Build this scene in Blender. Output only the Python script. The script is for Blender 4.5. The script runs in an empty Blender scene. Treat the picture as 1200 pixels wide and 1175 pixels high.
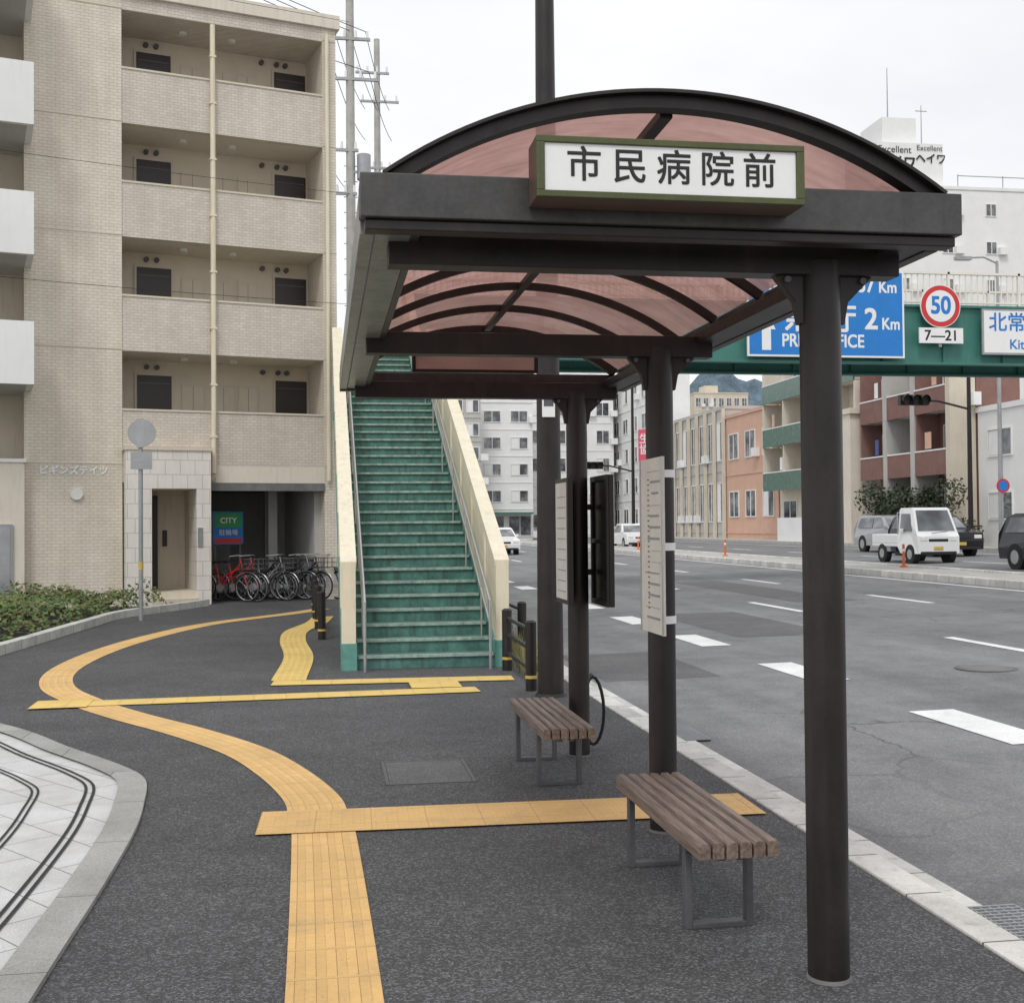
import bpy, math, random
from mathutils import Matrix, Vector
random.seed(7)
S=bpy.context.scene
S.view_settings.view_transform='Standard'; S.view_settings.look='None'; S.view_settings.exposure=0
COL=S.collection
pi=math.pi
# ------------------------------------------------------------------ node helpers
class NT:
    def __init__(s,mat):
        s.nt=mat.node_tree; s.n=s.nt.nodes; s.l=s.nt.links
    def new(s,t,**k):
        n=s.n.new(t)
        for a,b in k.items(): setattr(n,a,b)
        return n
    def put(s,sock,val):
        if hasattr(val,'is_output'): s.l.new(val,sock)
        elif val is not None: sock.default_value=val
    def math(s,op,a,b=None,c=None,clamp=False):
        n=s.new("ShaderNodeMath",operation=op); n.use_clamp=clamp
        s.put(n.inputs[0],a)
        if b is not None: s.put(n.inputs[1],b)
        if c is not None: s.put(n.inputs[2],c)
        return n.outputs[0]
    def mix(s,f,a,b,mode='MIX'):
        n=s.new("ShaderNodeMix",data_type='RGBA',blend_type=mode)
        s.put(n.inputs[0],f); s.put(n.inputs[6],a); s.put(n.inputs[7],b)
        return n.outputs[2]
    def noise(s,vec,scale,detail=3,rough=.6):
        n=s.new("ShaderNodeTexNoise"); n.inputs['Scale'].default_value=scale; n.inputs['Detail'].default_value=detail
        n.inputs['Roughness'].default_value=rough
        if vec is not None: s.l.new(vec,n.inputs['Vector'])
        return n.outputs['Fac']
    def ramp(s,fac,stops):
        n=s.new("ShaderNodeValToRGB"); cr=n.color_ramp
        while len(cr.elements)<len(stops): cr.elements.new(.5)
        for e,(p,c) in zip(cr.elements,stops):
            e.position=p; e.color=c if len(c)==4 else (*c,1)
        s.l.new(fac,n.inputs[0]); return n.outputs[0]
    def bump(s,h,strength,dist=.01):
        n=s.new("ShaderNodeBump"); n.inputs['Strength'].default_value=strength; n.inputs['Distance'].default_value=dist
        s.l.new(h,n.inputs['Height']); return n.outputs[0]
    def mapping(s,vec,scale=(1,1,1)):
        n=s.new("ShaderNodeMapping"); n.inputs['Scale'].default_value=scale; s.l.new(vec,n.inputs[0]); return n.outputs[0]
def newmat(name):
    m=bpy.data.materials.new(name); m.use_nodes=True
    N=NT(m); b=N.n['Principled BSDF']; tc=N.new("ShaderNodeTexCoord")
    return m,N,b,tc
def c4(c): return (c[0],c[1],c[2],1)
def sc(c,k): return (min(1,c[0]*k),min(1,c[1]*k),min(1,c[2]*k),1)
def simple(name,col,rough=.6,metal=0,var=.12,vs=3.,fine=60.,bump=.0,streak=0.,spec=None,dirt=None):
    m,N,b,tc=newmat(name); o=tc.outputs['Object']
    big=N.noise(o,vs,4); fi=N.noise(o,fine,2)
    k=N.math('ADD',N.math('MULTIPLY',big,.7),N.math('MULTIPLY',fi,.3))
    c=N.ramp(k,[(.3,sc(col,1-var*1.6)),(.7,sc(col,1+var))])
    if streak>0:
        st=N.noise(N.mapping(o,(6,6,.5)),2.2,4)
        f=N.math('MULTIPLY',N.ramp(st,[(.5,(0,0,0)),(.72,(1,1,1))]),streak)
        c=N.mix(f,c,c4(dirt if dirt else (col[0]*.5,col[1]*.46,col[2]*.42)))
    N.l.new(c,b.inputs['Base Color']); b.inputs['Metallic'].default_value=metal
    r=N.math('ADD',rough-.08,N.math('MULTIPLY',big,.16)); N.l.new(r,b.inputs['Roughness'])
    if spec is not None: b.inputs['Specular IOR Level'].default_value=spec
    if bump: N.l.new(N.bump(fi,bump,.005),b.inputs['Normal'])
    return m
def asphalt(name,lo,hi,scale,tint=(1,1,1),bumpd=.006,pw=3.,tracks=False):
    m,N,b,tc=newmat(name); o=tc.outputs['Object']
    v=N.new("ShaderNodeTexVoronoi"); v.inputs['Scale'].default_value=scale; N.l.new(o,v.inputs['Vector'])
    cellv=N.new("ShaderNodeSeparateColor"); N.l.new(v.outputs['Color'],cellv.inputs[0])
    fi=N.math('POWER',cellv.outputs[0],pw)
    c=N.ramp(fi,[(0,(lo*tint[0],lo*tint[1],lo*tint[2])),(1,(hi*tint[0],hi*tint[1],hi*tint[2]))])
    big=N.noise(o,.35,5,.65); med=N.noise(o,2.3,5,.7)
    k=N.math('ADD',N.math('MULTIPLY',big,1.0),N.math('MULTIPLY',med,.7))
    c=N.mix(1.,c,N.ramp(k,[(.55,(.70,.70,.71)),(1.1,(1.27,1.26,1.25))]),'MULTIPLY')
    if tracks:
        tr=N.noise(N.mapping(o,(1.1,.025,1)),1.,4,.6); c=N.mix(1.,c,N.ramp(tr,[(.35,(.84,.84,.85)),(.65,(1.12,1.12,1.11))]),'MULTIPLY')
        # hairline cracks, kept to scattered areas
        cv=N.new("ShaderNodeTexVoronoi",feature='DISTANCE_TO_EDGE'); cv.inputs['Scale'].default_value=.45
        wob=N.new("ShaderNodeTexNoise"); wob.inputs['Scale'].default_value=2.; wob.inputs['Detail'].default_value=5; N.l.new(o,wob.inputs['Vector'])
        ad=N.new("ShaderNodeVectorMath",operation='MULTIPLY_ADD'); N.l.new(wob.outputs['Color'],ad.inputs[0]); ad.inputs[1].default_value=(.5,.5,0); N.l.new(o,ad.inputs[2]); N.l.new(ad.outputs[0],cv.inputs['Vector'])
        cr=N.math('LESS_THAN',cv.outputs['Distance'],.006); msk=N.ramp(N.noise(o,.12,2),[(.48,(0,0,0)),(.56,(.55,.55,.55))])
        c=N.mix(N.math('MULTIPLY',cr,msk),c,(.03,.03,.03,1))
    sp=N.noise(o,1.1,2,.5); c=N.mix(N.ramp(sp,[(.66,(0,0,0)),(.74,(.3,.3,.3))]),c,(lo*.7,lo*.7,lo*.7,1))
    sp2=N.noise(o,14,2,.5); c=N.mix(N.ramp(sp2,[(.75,(0,0,0)),(.78,(.4,.4,.4))]),c,(hi*1.2,hi*1.2,hi*1.15,1))
    N.l.new(c,b.inputs['Base Color']); b.inputs['Roughness'].default_value=.78
    h=N.math('ADD',v.outputs['Distance'],N.math('MULTIPLY',fi,.6))
    N.l.new(N.bump(h,.6,bumpd),b.inputs['Normal'])
    return m
M={}
M['walk']=asphalt("asphalt_pavement",.044,.17,120,(1,1.01,1.05))
M['road']=asphalt("asphalt_road",.140,.24,110,(1,1.01,1.03),bumpd=.002,pw=2.,tracks=True)
M['patch']=asphalt("asphalt_patch",.085,.17,120,(1,1,1.02),bumpd=.002)
M['ground']=simple("earth",(.16,.15,.13),.9,var=.3,vs=.2)
M['metal']=simple("bronze_metal",(.026,.021,.020),.42,.3,var=.25,vs=5,streak=.25,dirt=(.07,.06,.052))
M['metal2']=simple("bronze_metal_light",(.075,.072,.070),.40,.4,var=.25,vs=4,streak=.4,dirt=(.03,.026,.024))
M['gutter_lit']=simple("shelter_gutter_lit",(.27,.28,.26),.35,.4,var=.25,vs=4,streak=.5,dirt=(.08,.075,.07))  # dark bronze gutter painted pale grey-green for its lit, reflecting face
M['olive']=simple("olive_frame",(.085,.095,.035),.45,.2,var=.2)
M['brownpl']=simple("brown_plastic",(.10,.06,.045),.5)
M['white']=simple("white_panel",(.84,.84,.83),.4,var=.03)
M['rearpanel']=simple("sign_rear_panel",(.50,.36,.32),.5,var=.1)
M['cream_print']=simple("printed_panel",(.74,.72,.66),.4,var=.08,vs=8)
M['black']=simple("black_letters",(.012,.012,.012),.5)
M['rubber']=simple("rubber",(.02,.02,.02),.8)
M['steel']=simple("stainless",(.55,.56,.57),.3,.8,var=.1)
M['greysteel']=simple("grey_steel",(.12,.12,.125),.5,.3,var=.2)
M['galv']=simple("galvanised",(.38,.39,.40),.5,.4,var=.15)
M['teal']=simple("teal_paint",(.13,.34,.29),.5,0,var=.22,vs=6,streak=.6,dirt=(.06,.12,.10))
M['riser']=simple("stair_riser",(.085,.215,.18),.6,0,var=.35,vs=5,fine=25,streak=.8,dirt=(.035,.07,.055))
M['tread']=simple("stair_tread",(.10,.20,.17),.8,0,var=.35,vs=5,streak=.4)
M['nosing']=simple("stair_nosing",(.34,.45,.40),.6,0,var=.35,vs=14,streak=.4)
M['deck']=simple("bridge_green",(.05,.20,.165),.5,0,var=.12,vs=2,streak=.35,dirt=(.04,.11,.09))
M['cream']=simple("cream_paint",(.76,.69,.53),.5,0,var=.06,vs=4,streak=.4,dirt=(.50,.40,.25))
M['railcream']=simple("pale_rail_paint",(.80,.77,.68),.5,0,var=.05)
M['conc']=simple("concrete",(.46,.45,.42),.85,0,var=.18,vs=2.5,fine=90,bump=.3,streak=.3)
M['dconc']=simple("dark_concrete",(.18,.18,.175),.85,0,var=.2,streak=.3)
M['wallwhite']=simple("white_render",(.82,.82,.81),.8,0,var=.05,vs=.8,streak=.2,dirt=(.6,.59,.56))
M['wallgrey']=simple("grey_render",(.50,.49,.46),.8,0,var=.08,vs=.8,streak=.2)
M['beige']=simple("beige_render",(.66,.59,.48),.8,0,var=.07,vs=.8,streak=.25)
M['salmon']=simple("salmon_render",(.66,.42,.31),.8,0,var=.07,vs=.8,streak=.25)
M['creamwall']=simple("cream_render",(.72,.66,.56),.8,0,var=.06,vs=.8,streak=.25)
M['brickred']=simple("brick_red",(.235,.125,.105),.8,0,var=.15,vs=1.5,streak=.2)
M['greenglass']=simple("green_balcony_glass",(.09,.18,.14),.25,0,var=.2)
M['galback']=simple("gallery_wall",(.70,.62,.50),.8,0,var=.06,vs=2)
M['doorbrown']=simple("dark_door",(.035,.026,.026),.4,0,var=.2)
M['meter']=simple("meter_door",(.66,.59,.48),.6,0,var=.05)
M['bluesign']=simple("blue_sign",(.010,.20,.60),.4,0,var=.08)
M['redp']=simple("red_paint",(.62,.03,.03),.4)
M['pink']=simple("pink_sign",(.80,.10,.18),.5)
M['green']=simple("green_paint",(.04,.35,.10),.5)
M['signback']=simple("sign_back",(.36,.365,.37),.5,.3)
M['orange']=simple("orange_plastic",(.75,.16,.04),.5)
M['yellowband']=simple("yellow_band",(.65,.45,.10),.5)
M['silver']=simple("silver_paint",(.42,.43,.44),.25,.4)
M['carwhite']=simple("car_white_paint",(.82,.82,.82),.18,0,var=.02)
M['cardark']=simple("car_dark_paint",(.02,.02,.025),.15,.2,var=.1)
M['hill']=simple("hazy_hill_forest",(.13,.185,.23),1,0,var=.45,vs=.03,fine=.3)  # blue-grey distance haze is painted into the forest colour
M['bluep']=simple("bicycle_blue",(.03,.06,.22),.4)
M['light']=simple("lamp_glass",(.8,.8,.75),.2)
M['crack']=simple("dark_joint",(.03,.03,.03),.9)
def glassmat():
    m,N,b,tc=newmat("window_glass"); o=tc.outputs['Object']
    c=N.ramp(N.noise(o,.9,2),[(.35,(.03,.035,.04)),(.5,(.11,.12,.13)),(.68,(.30,.31,.31))])
    N.l.new(c,b.inputs['Base Color']); b.inputs['Roughness'].default_value=.08; b.inputs['Specular IOR Level'].default_value=.8
    return m
M['glass']=glassmat()
def roofmat():
    m=bpy.data.materials.new("brown_polycarbonate"); m.use_nodes=True; N=NT(m); N.n.clear()
    out=N.new("ShaderNodeOutputMaterial"); tr=N.new("ShaderNodeBsdfTranslucent"); tp=N.new("ShaderNodeBsdfTransparent"); gl=N.new("ShaderNodeBsdfGlossy")
    tc=N.new("ShaderNodeTexCoord"); o=tc.outputs['Object']
    n1=N.noise(o,2.2,5,.65); st=N.noise(N.mapping(o,(3,14,3)),1.5,4)
    k=N.math('ADD',N.math('MULTIPLY',n1,.6),N.math('MULTIPLY',st,.4))
    N.l.new(N.ramp(k,[(.3,(.28,.15,.13)),(.7,(.52,.32,.28))]),tr.inputs[0])
    N.l.new(N.ramp(k,[(.3,(.28,.165,.145)),(.7,(.46,.29,.26))]),tp.inputs[0])
    gl.inputs['Roughness'].default_value=.15
    m1=N.new("ShaderNodeMixShader"); m1.inputs[0].default_value=.45; N.l.new(tr.outputs[0],m1.inputs[1]); N.l.new(tp.outputs[0],m1.inputs[2])
    m2=N.new("ShaderNodeMixShader"); m2.inputs[0].default_value=.10; N.l.new(m1.outputs[0],m2.inputs[1]); N.l.new(gl.outputs[0],m2.inputs[2]); N.l.new(m2.outputs[0],out.inputs[0])
    return m
M['roof']=roofmat()
def tilemat(name,c1,c2,mort,bw,bh,rough=.6,ms=.09):
    m,N,b,tc=newmat(name); o=tc.outputs['Object']
    sp=N.new("ShaderNodeSeparateXYZ"); N.l.new(o,sp.inputs[0])
    cb=N.new("ShaderNodeCombineXYZ"); N.l.new(N.math('ADD',sp.outputs[0],sp.outputs[1]),cb.inputs[0]); N.l.new(sp.outputs[2],cb.inputs[1])
    br=N.new("ShaderNodeTexBrick"); N.l.new(cb.outputs[0],br.inputs['Vector'])
    br.inputs['Color1'].default_value=c4(c1); br.inputs['Color2'].default_value=c4(c2); br.inputs['Mortar'].default_value=c4(mort)
    br.inputs['Scale'].default_value=1; br.inputs['Brick Width'].default_value=bw; br.inputs['Row Height'].default_value=bh
    br.inputs['Mortar Size'].default_value=min(bw,bh)*ms; br.inputs['Mortar Smooth'].default_value=.2
    big=N.noise(o,1.2,4); st=N.noise(N.mapping(o,(3,3,.35)),1.5,4)
    k=N.math('ADD',N.math('MULTIPLY',big,.5),N.math('MULTIPLY',st,.5))
    c=N.mix(1.,br.outputs[0],N.ramp(k,[(.3,(.84,.82,.79)),(.65,(1.05,1.05,1.05))]),'MULTIPLY')
    N.l.new(c,b.inputs['Base Color']); b.inputs['Roughness'].default_value=rough
    N.l.new(N.bump(br.outputs['Fac'],-.3,.004),b.inputs['Normal'])
    return m
M['tile']=tilemat("cream_tile",(.74,.68,.575),(.69,.63,.53),(.50,.455,.38),.16,.065)
M['tilep']=tilemat("parapet_tile",(.68,.615,.54),(.60,.545,.475),(.44,.40,.345),.15,.06)
M['tilew']=tilemat("white_tile",(.80,.76,.71),(.77,.73,.68),(.56,.50,.45),.30,.30,.4,.03)
def groundtile(name,c1,c2,mort,bw,bh,rotate=0):
    m,N,b,tc=newmat(name); o=tc.outputs['Object']
    mp=N.new("ShaderNodeMapping"); mp.inputs['Rotation'].default_value=(0,0,rotate); N.l.new(o,mp.inputs[0])
    br=N.new("ShaderNodeTexBrick"); N.l.new(mp.outputs[0],br.inputs['Vector'])
    br.inputs['Color1'].default_value=c4(c1); br.inputs['Color2'].default_value=c4(c2); br.inputs['Mortar'].default_value=c4(mort)
    br.inputs['Scale'].default_value=1; br.inputs['Brick Width'].default_value=bw; br.inputs['Row Height'].default_value=bh
    br.inputs['Mortar Size'].default_value=.004
    fi=N.noise(o,160,3,.7); big=N.noise(o,1.6,5,.7)
    c=N.mix(1.,br.outputs[0],N.ramp(fi,[(.35,(.66,.66,.67)),(.62,(1.1,1.1,1.1))]),'MULTIPLY')
    c=N.mix(1.,c,N.ramp(big,[(.3,(.74,.73,.70)),(.65,(1.05,1.05,1.05))]),'MULTIPLY')
    N.l.new(c,b.inputs['Base Color']); b.inputs['Roughness'].default_value=.75
    N.l.new(N.bump(fi,.25,.003),b.inputs['Normal'])
    return m
M['granite']=groundtile("granite_paving",(.72,.72,.71),(.65,.65,.65),(.28,.28,.27),.6,.3,.9)
M['graniteb']=groundtile("granite_kerb",(.44,.44,.415),(.38,.38,.36),(.15,.15,.14),.9,.9,0)
def kerbmat():
    m,N,b,tc=newmat("kerb_concrete"); o=tc.outputs['Object']
    sp=N.new("ShaderNodeSeparateXYZ"); N.l.new(o,sp.inputs[0])
    fr=N.math('FRACT',N.math('DIVIDE',sp.outputs[1],.6)); j=N.math('LESS_THAN',fr,.018)
    cell=N.math('FLOOR',N.math('DIVIDE',sp.outputs[1],.6)); wn=N.new("ShaderNodeTexWhiteNoise",noise_dimensions='1D'); N.l.new(cell,wn.inputs['W'])
    fi=N.noise(o,120,3,.7); big=N.noise(o,2.5,5,.7)
    k=N.math('ADD',N.math('MULTIPLY',fi,.35),N.math('MULTIPLY',big,.65))
    c=N.ramp(k,[(.3,(.42,.41,.38)),(.65,(.76,.75,.71))])
    c=N.mix(1.,c,N.ramp(wn.outputs[0],[(0,(.84,.84,.84)),(1,(1.08,1.08,1.08))]),'MULTIPLY')
    gr=N.ramp(N.noise(o,9,5,.75),[(.56,(0,0,0)),(.68,(.5,.5,.5))]); c=N.mix(gr,c,(.22,.21,.19,1))
    c=N.mix(j,c,(.12,.115,.10,1)); N.l.new(c,b.inputs['Base Color']); b.inputs['Roughness'].default_value=.85
    N.l.new(N.bump(fi,.3,.004),b.inputs['Normal']); return m
M['curb']=kerbmat()
def paintmat(name,col,bars=None,wear=.5):
    m,N,b,tc=newmat(name); o=tc.outputs['Object']; uv=tc.outputs['UV']
    fi=N.noise(o,130,3,.7); big=N.noise(o,2.0,5,.7)
    k=N.math('ADD',N.math('MULTIPLY',fi,.4),N.math('MULTIPLY',big,.6))
    c=N.ramp(k,[(.32,sc(col,.76)),(.62,sc(col,1.06))])
    w=N.ramp(N.noise(o,38,5,.75),[(.58,(0,0,0)),(.72,(wear,wear,wear))])
    c=N.mix(w,c,(.13,.12,.10,1))
    sm=N.ramp(N.noise(o,3.2,5,.7),[(.55,(0,0,0)),(.72,(.35,.35,.35))]); c=N.mix(sm,c,(.30,.25,.17,1) if bars else (.3,.3,.3,1))
    h=fi
    if bars:
        sp=N.new("ShaderNodeSeparateXYZ"); N.l.new(uv,sp.inputs[0]); u,v=sp.outputs[0],sp.outputs[1]
        joint=N.math('LESS_THAN',N.math('FRACT',N.math('DIVIDE',v,.3)),.02)
        ju=N.math('LESS_THAN',N.math('ABSOLUTE',N.math('SUBTRACT',N.math('FRACT',N.math('DIVIDE',u,.3)),.5)),.010)
        if bars=='line':
            su=N.math('SINE',N.math('MULTIPLY',u,2*pi/.075)); hh=N.math('MULTIPLY',N.math('ADD',su,.15),4.,clamp=True)
            gap=N.math('GREATER_THAN',N.math('FRACT',N.math('DIVIDE',v,.3)),.08); hh=N.math('MULTIPLY',hh,gap)
            j=joint
        else:
            su=N.math('SINE',N.math('MULTIPLY',u,2*pi/.06)); sv=N.math('SINE',N.math('MULTIPLY',v,2*pi/.06))
            hh=N.math('MULTIPLY',N.math('SUBTRACT',N.math('ADD',su,sv),1.0),3.,clamp=True)
            j=N.math('MAXIMUM',joint,ju)
        c=N.mix(N.math('MULTIPLY',N.math('SUBTRACT',1.,hh),.17),c,sc(col,.5))
        c=N.mix(N.math('MULTIPLY',j,.35),c,(.18,.12,.05,1))
        h=N.math('ADD',hh,N.math('MULTIPLY',fi,.25))
        N.l.new(N.bump(h,.9,.005),b.inputs['Normal'])
    N.l.new(c,b.inputs['Base Color']); b.inputs['Roughness'].default_value=.7
    return m
M['tact']=paintmat("tactile_bars",(.80,.51,.20),'line',.35); M['dots']=paintmat("tactile_dots",(.80,.51,.20),'dots',.35)
M['yellowf']=paintmat("tactile_bars_far",(.82,.58,.18),'line',.3)
M['lane']=paintmat("road_paint",(.82,.82,.81),None,.75)
def woodmat():
    m,N,b,tc=newmat("bench_slat_wood"); o=tc.outputs['Object']
    g=N.noise(N.mapping(o,(40,2.2,40)),1.6,5,.7); isl=N.new("ShaderNodeNewGeometry").outputs['Random Per Island']
    c=N.ramp(g,[(.3,(.090,.066,.052)),(.55,(.22,.165,.135)),(.75,(.34,.27,.23))])
    c=N.mix(1.,c,N.ramp(isl,[(0,(.8,.8,.8)),(1,(1.2,1.15,1.12))]),'MULTIPLY')
    N.l.new(c,b.inputs['Base Color']); b.inputs['Roughness'].default_value=.5; N.l.new(N.bump(g,.4,.004),b.inputs['Normal']); return m
M['wood']=woodmat()
def leafmat(name,cols):
    m,N,b,tc=newmat(name); isl=N.new("ShaderNodeNewGeometry").outputs['Random Per Island']
    N.l.new(N.ramp(isl,[(i/(len(cols)-1),c) for i,c in enumerate(cols)]),b.inputs['Base Color']); b.inputs['Roughness'].default_value=.6
    return m
M['leaf']=leafmat("hedge_leaves",[(.035,.07,.02),(.08,.15,.035),(.14,.20,.05),(.16,.12,.06),(.07,.12,.03)])
M['leafd']=leafmat("shrub_leaves",[(.012,.025,.012),(.03,.05,.02),(.05,.07,.03),(.02,.035,.015)])
M['straw']=leafmat("dry_grass",[(.30,.24,.10),(.20,.19,.07),(.38,.32,.16)])
# ------------------------------------------------------------------ mesh builder
class MB:
    def __init__(s,name): s.name=name; s.v=[]; s.f=[]; s.mi=[]; s.sm=[]; s.uv=[]; s.mats=[]
    def m(s,k):
        if k not in s.mats: s.mats.append(k)
        return s.mats.index(k)
    def face(s,pts,k,smooth=False,uv=None):
        i=len(s.v); s.v+= [tuple(p) for p in pts]; s.f.append(tuple(range(i,i+len(pts)))); s.mi.append(s.m(k)); s.sm.append(smooth); s.uv.append(uv)
    def raw(s,vs,fs,k,smooth=False,T=None):
        i=len(s.v)
        if T is not None: vs=[T@Vector(p) for p in vs]
        s.v+=[tuple(p) for p in vs]
        for f in fs: s.f.append(tuple(a+i for a in f)); s.mi.append(s.m(k)); s.sm.append(smooth); s.uv.append(None)
    def box(s,x0,x1,y0,y1,z0,z1,k,T=None):
        v=[(x0,y0,z0),(x1,y0,z0),(x1,y1,z0),(x0,y1,z0),(x0,y0,z1),(x1,y0,z1),(x1,y1,z1),(x0,y1,z1)]
        s.raw(v,[(0,3,2,1),(4,5,6,7),(0,1,5,4),(1,2,6,5),(2,3,7,6),(3,0,4,7)],k,False,T)
    def prism(s,poly,axis,a,b,k):
        n=len(poly)
        def P(p,t):
            return (t,p[0],p[1]) if axis=='x' else ((p[0],t,p[1]) if axis=='y' else (p[0],p[1],t))
        vs=[P(p,a) for p in poly]+[P(p,b) for p in poly]
        fs=[tuple(range(n)),tuple(range(2*n-1,n-1,-1))]+[(i,i+n,(i+1)%n+n,(i+1)%n) for i in range(n)]
        s.raw(vs,fs,k)
    def cyl(s,p0,p1,r0,r1,k,n=20,caps=True):
        p0=Vector(p0);p1=Vector(p1); d=(p1-p0).normalized(); a=d.orthogonal().normalized(); b=d.cross(a)
        A=[p0+(a*math.cos(t)+b*math.sin(t))*r0 for t in [2*pi*i/n for i in range(n)]]
        B=[p1+(a*math.cos(t)+b*math.sin(t))*r1 for t in [2*pi*i/n for i in range(n)]]
        s.raw(A+B,[(i,(i+1)%n,(i+1)%n+n,i+n) for i in range(n)],k,True)
        if caps: s.raw(A,[tuple(range(n-1,-1,-1))],k); s.raw(B,[tuple(range(n))],k)
    def tube(s,path,r,k,n=8,closed=False):
        path=[Vector(p) for p in path]; N=len(path); rings=[]; up=None
        for i,p in enumerate(path):
            if closed: d=(path[(i+1)%N]-path[i-1]).normalized()
            else: d=(path[min(i+1,N-1)]-path[max(i-1,0)]).normalized()
            if up is None: up=d.orthogonal().normalized()
            up=(up-d*up.dot(d)).normalized(); b=d.cross(up)
            rings.append([p+(up*math.cos(2*pi*j/n)+b*math.sin(2*pi*j/n))*r for j in range(n)])
        vs=[q for R in rings for q in R]; fs=[]
        for i in range(N if closed else N-1):
            a=i*n; c=((i+1)%N)*n
            for j in range(n): fs.append((a+j,a+(j+1)%n,c+(j+1)%n,c+j))
        s.raw(vs,fs,k,True)
    def build(s,T=None,bevel=0,parent=None):
        me=bpy.data.meshes.new(s.name); me.from_pydata(s.v,[],s.f)
        for k in s.mats: me.materials.append(M[k])
        me.polygons.foreach_set('material_index',s.mi); me.polygons.foreach_set('use_smooth',s.sm)
        if any(u is not None for u in s.uv):
            L=me.uv_layers.new(name="UVMap")
            for p,u in zip(me.polygons,s.uv):
                if u:
                    for li,q in zip(p.loop_indices,u): L.data[li].uv=q
        me.update(); o=bpy.data.objects.new(s.name,me); COL.objects.link(o)
        if T is not None: o.matrix_world=T
        if parent: o.parent=parent
        if bevel:
            b=o.modifiers.new("bevel",'BEVEL'); b.width=bevel; b.segments=2; b.limit_method='ANGLE'; b.angle_limit=math.radians(50)
        return o
def text(body,parent,loc,size,mat,rotz=0,ax='CENTER',bold=0.,name="lettering",sx=1):
    offs=[(0,0)] if bold==0 else [(-bold,-bold),(bold,-bold),(-bold,bold),(bold,bold)]
    for i,(dx,dz) in enumerate(offs):
        c=bpy.data.curves.new(name,'FONT'); c.body=body; c.size=size; c.align_x=ax; c.align_y='CENTER'
        c.materials.append(M[mat]); o=bpy.data.objects.new(name,c); COL.objects.link(o)
        o.location=(loc[0]+dx,loc[1]-.0004*i*max(1,size*4),loc[2]+dz); o.rotation_euler=(pi/2,0,rotz); o.scale=(sx,1,1); o.parent=parent
def catmull(P,n=8):
    out=[]; P=[Vector((*p,0)) if len(p)==2 else Vector(p) for p in P]; Q=[P[0]*2-P[1]]+P+[P[-1]*2-P[-2]]
    for i in range(1,len(Q)-2):
        for j in range(n):
            t=j/n; a,b,c,d=Q[i-1:i+3]
            out.append(.5*((2*b)+(c-a)*t+(2*a-5*b+4*c-d)*t*t+(3*b-a-3*c+d)*t**3))
    out.append(P[-1]); return out
def offset(path,w):
    out=[]
    for i,p in enumerate(path):
        d=(path[min(i+1,len(path)-1)]-path[max(i-1,0)]).normalized(); out.append(p+Vector((-d.y,d.x,0))*w)
    return out
def ribbon(mb,path,w,z,k,a=None,b=None):
    L=offset(path,w/2 if a is None else a); R=offset(path,-w/2 if b is None else b); s=0; W=(L[0]-R[0]).length
    for i in range(len(path)-1):
        ds=(path[i+1]-path[i]).length
        mb.face([(R[i].x,R[i].y,z),(R[i+1].x,R[i+1].y,z),(L[i+1].x,L[i+1].y,z),(L[i].x,L[i].y,z)],k,False,[(0,s),(0,s+ds),(W,s+ds),(W,s)]); s+=ds
# ------------------------------------------------------------------ ground surfaces
g=MB("ground"); g.face([(-3000,-200,-.35),(3000,-200,-.35),(3000,4000,-.35),(-3000,4000,-.35)],'ground'); g.build()
g=MB("pavement"); g.face([(-70,-12,0),(2.45,-12,0),(2.45,160,0),(-70,160,0)],'walk'); g.build()
RZ=lambda x:-.1+.0175*(x-2.9)
g=MB("road"); g.face([(2.8,-12,RZ(2.8)),(30,-12,RZ(30)),(30,220,RZ(30)),(2.8,220,RZ(2.8))],'road')
for (x0,x1,y0,y1) in ((5.9,7.4,16.5,21),(9.3,10.6,22.5,31),(3.0,4.3,12.6,15.2)):
    g.face([(x0,y0,RZ(x0)+.002),(x1,y0,RZ(x1)+.002),(x1,y1,RZ(x1)+.002),(x0,y1,RZ(x0)+.002)],'patch')
g.build()
g=MB("manhole_cover"); g.cyl((7.2,12.2,RZ(7.2)-.02),(7.2,12.2,RZ(7.2)+.006),.33,.33,'greysteel',32); g.cyl((7.2,12.2,RZ(7.2)),(7.2,12.2,RZ(7.2)+.009),.29,.29,'dconc',32); g.build()
g=MB("kerb")
g.box(2.45,2.615,-12,160,-.3,.012,'curb'); g.box(2.617,2.86,-12,160,-.3,-.088,'curb'); g.build(bevel=.006)
g=MB("far_pavement"); g.box(27.2,34,-5,220,-.2,RZ(27.2)+.15,'conc'); g.build()
g=MB("median_strip"); g.box(15.0,15.2,14,110,-.2,RZ(15)+.17,'curb'); g.box(17,17.2,14,110,-.2,RZ(17)+.17,'curb'); g.box(15.202,16.998,14,110,-.2,RZ(16)+.14,'conc'); g.build(bevel=.02)
g=MB("road_markings")
def mark(x,y0,y1,w):
    z0,z1=RZ(x-w/2)+.006,RZ(x+w/2)+.006
    g.face([(x-w/2,y0,z0),(x+w/2,y0,z1),(x+w/2,y1,z1),(x-w/2,y1,z0)],'lane')
for i in range(-1,22):
    c=9.0+3.67*i; mark(5.25,c-.8,c+.8,.42)
for i in range(-1,12):
    c=14.0+7.7*i; mark(8.5,c-1.35,c+1.35,.16)
    c=14.8+7.7*i; mark(11.4,c-1.35,c+1.35,.16)
mark(14.6,10,110,.14); mark(17.7,10,110,.14); 
for i in range(12): mark(21.5,12+7.7*i,14.7+7.7*i,.15)
mark(25.6,10,110,.15)
g.build()
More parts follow.
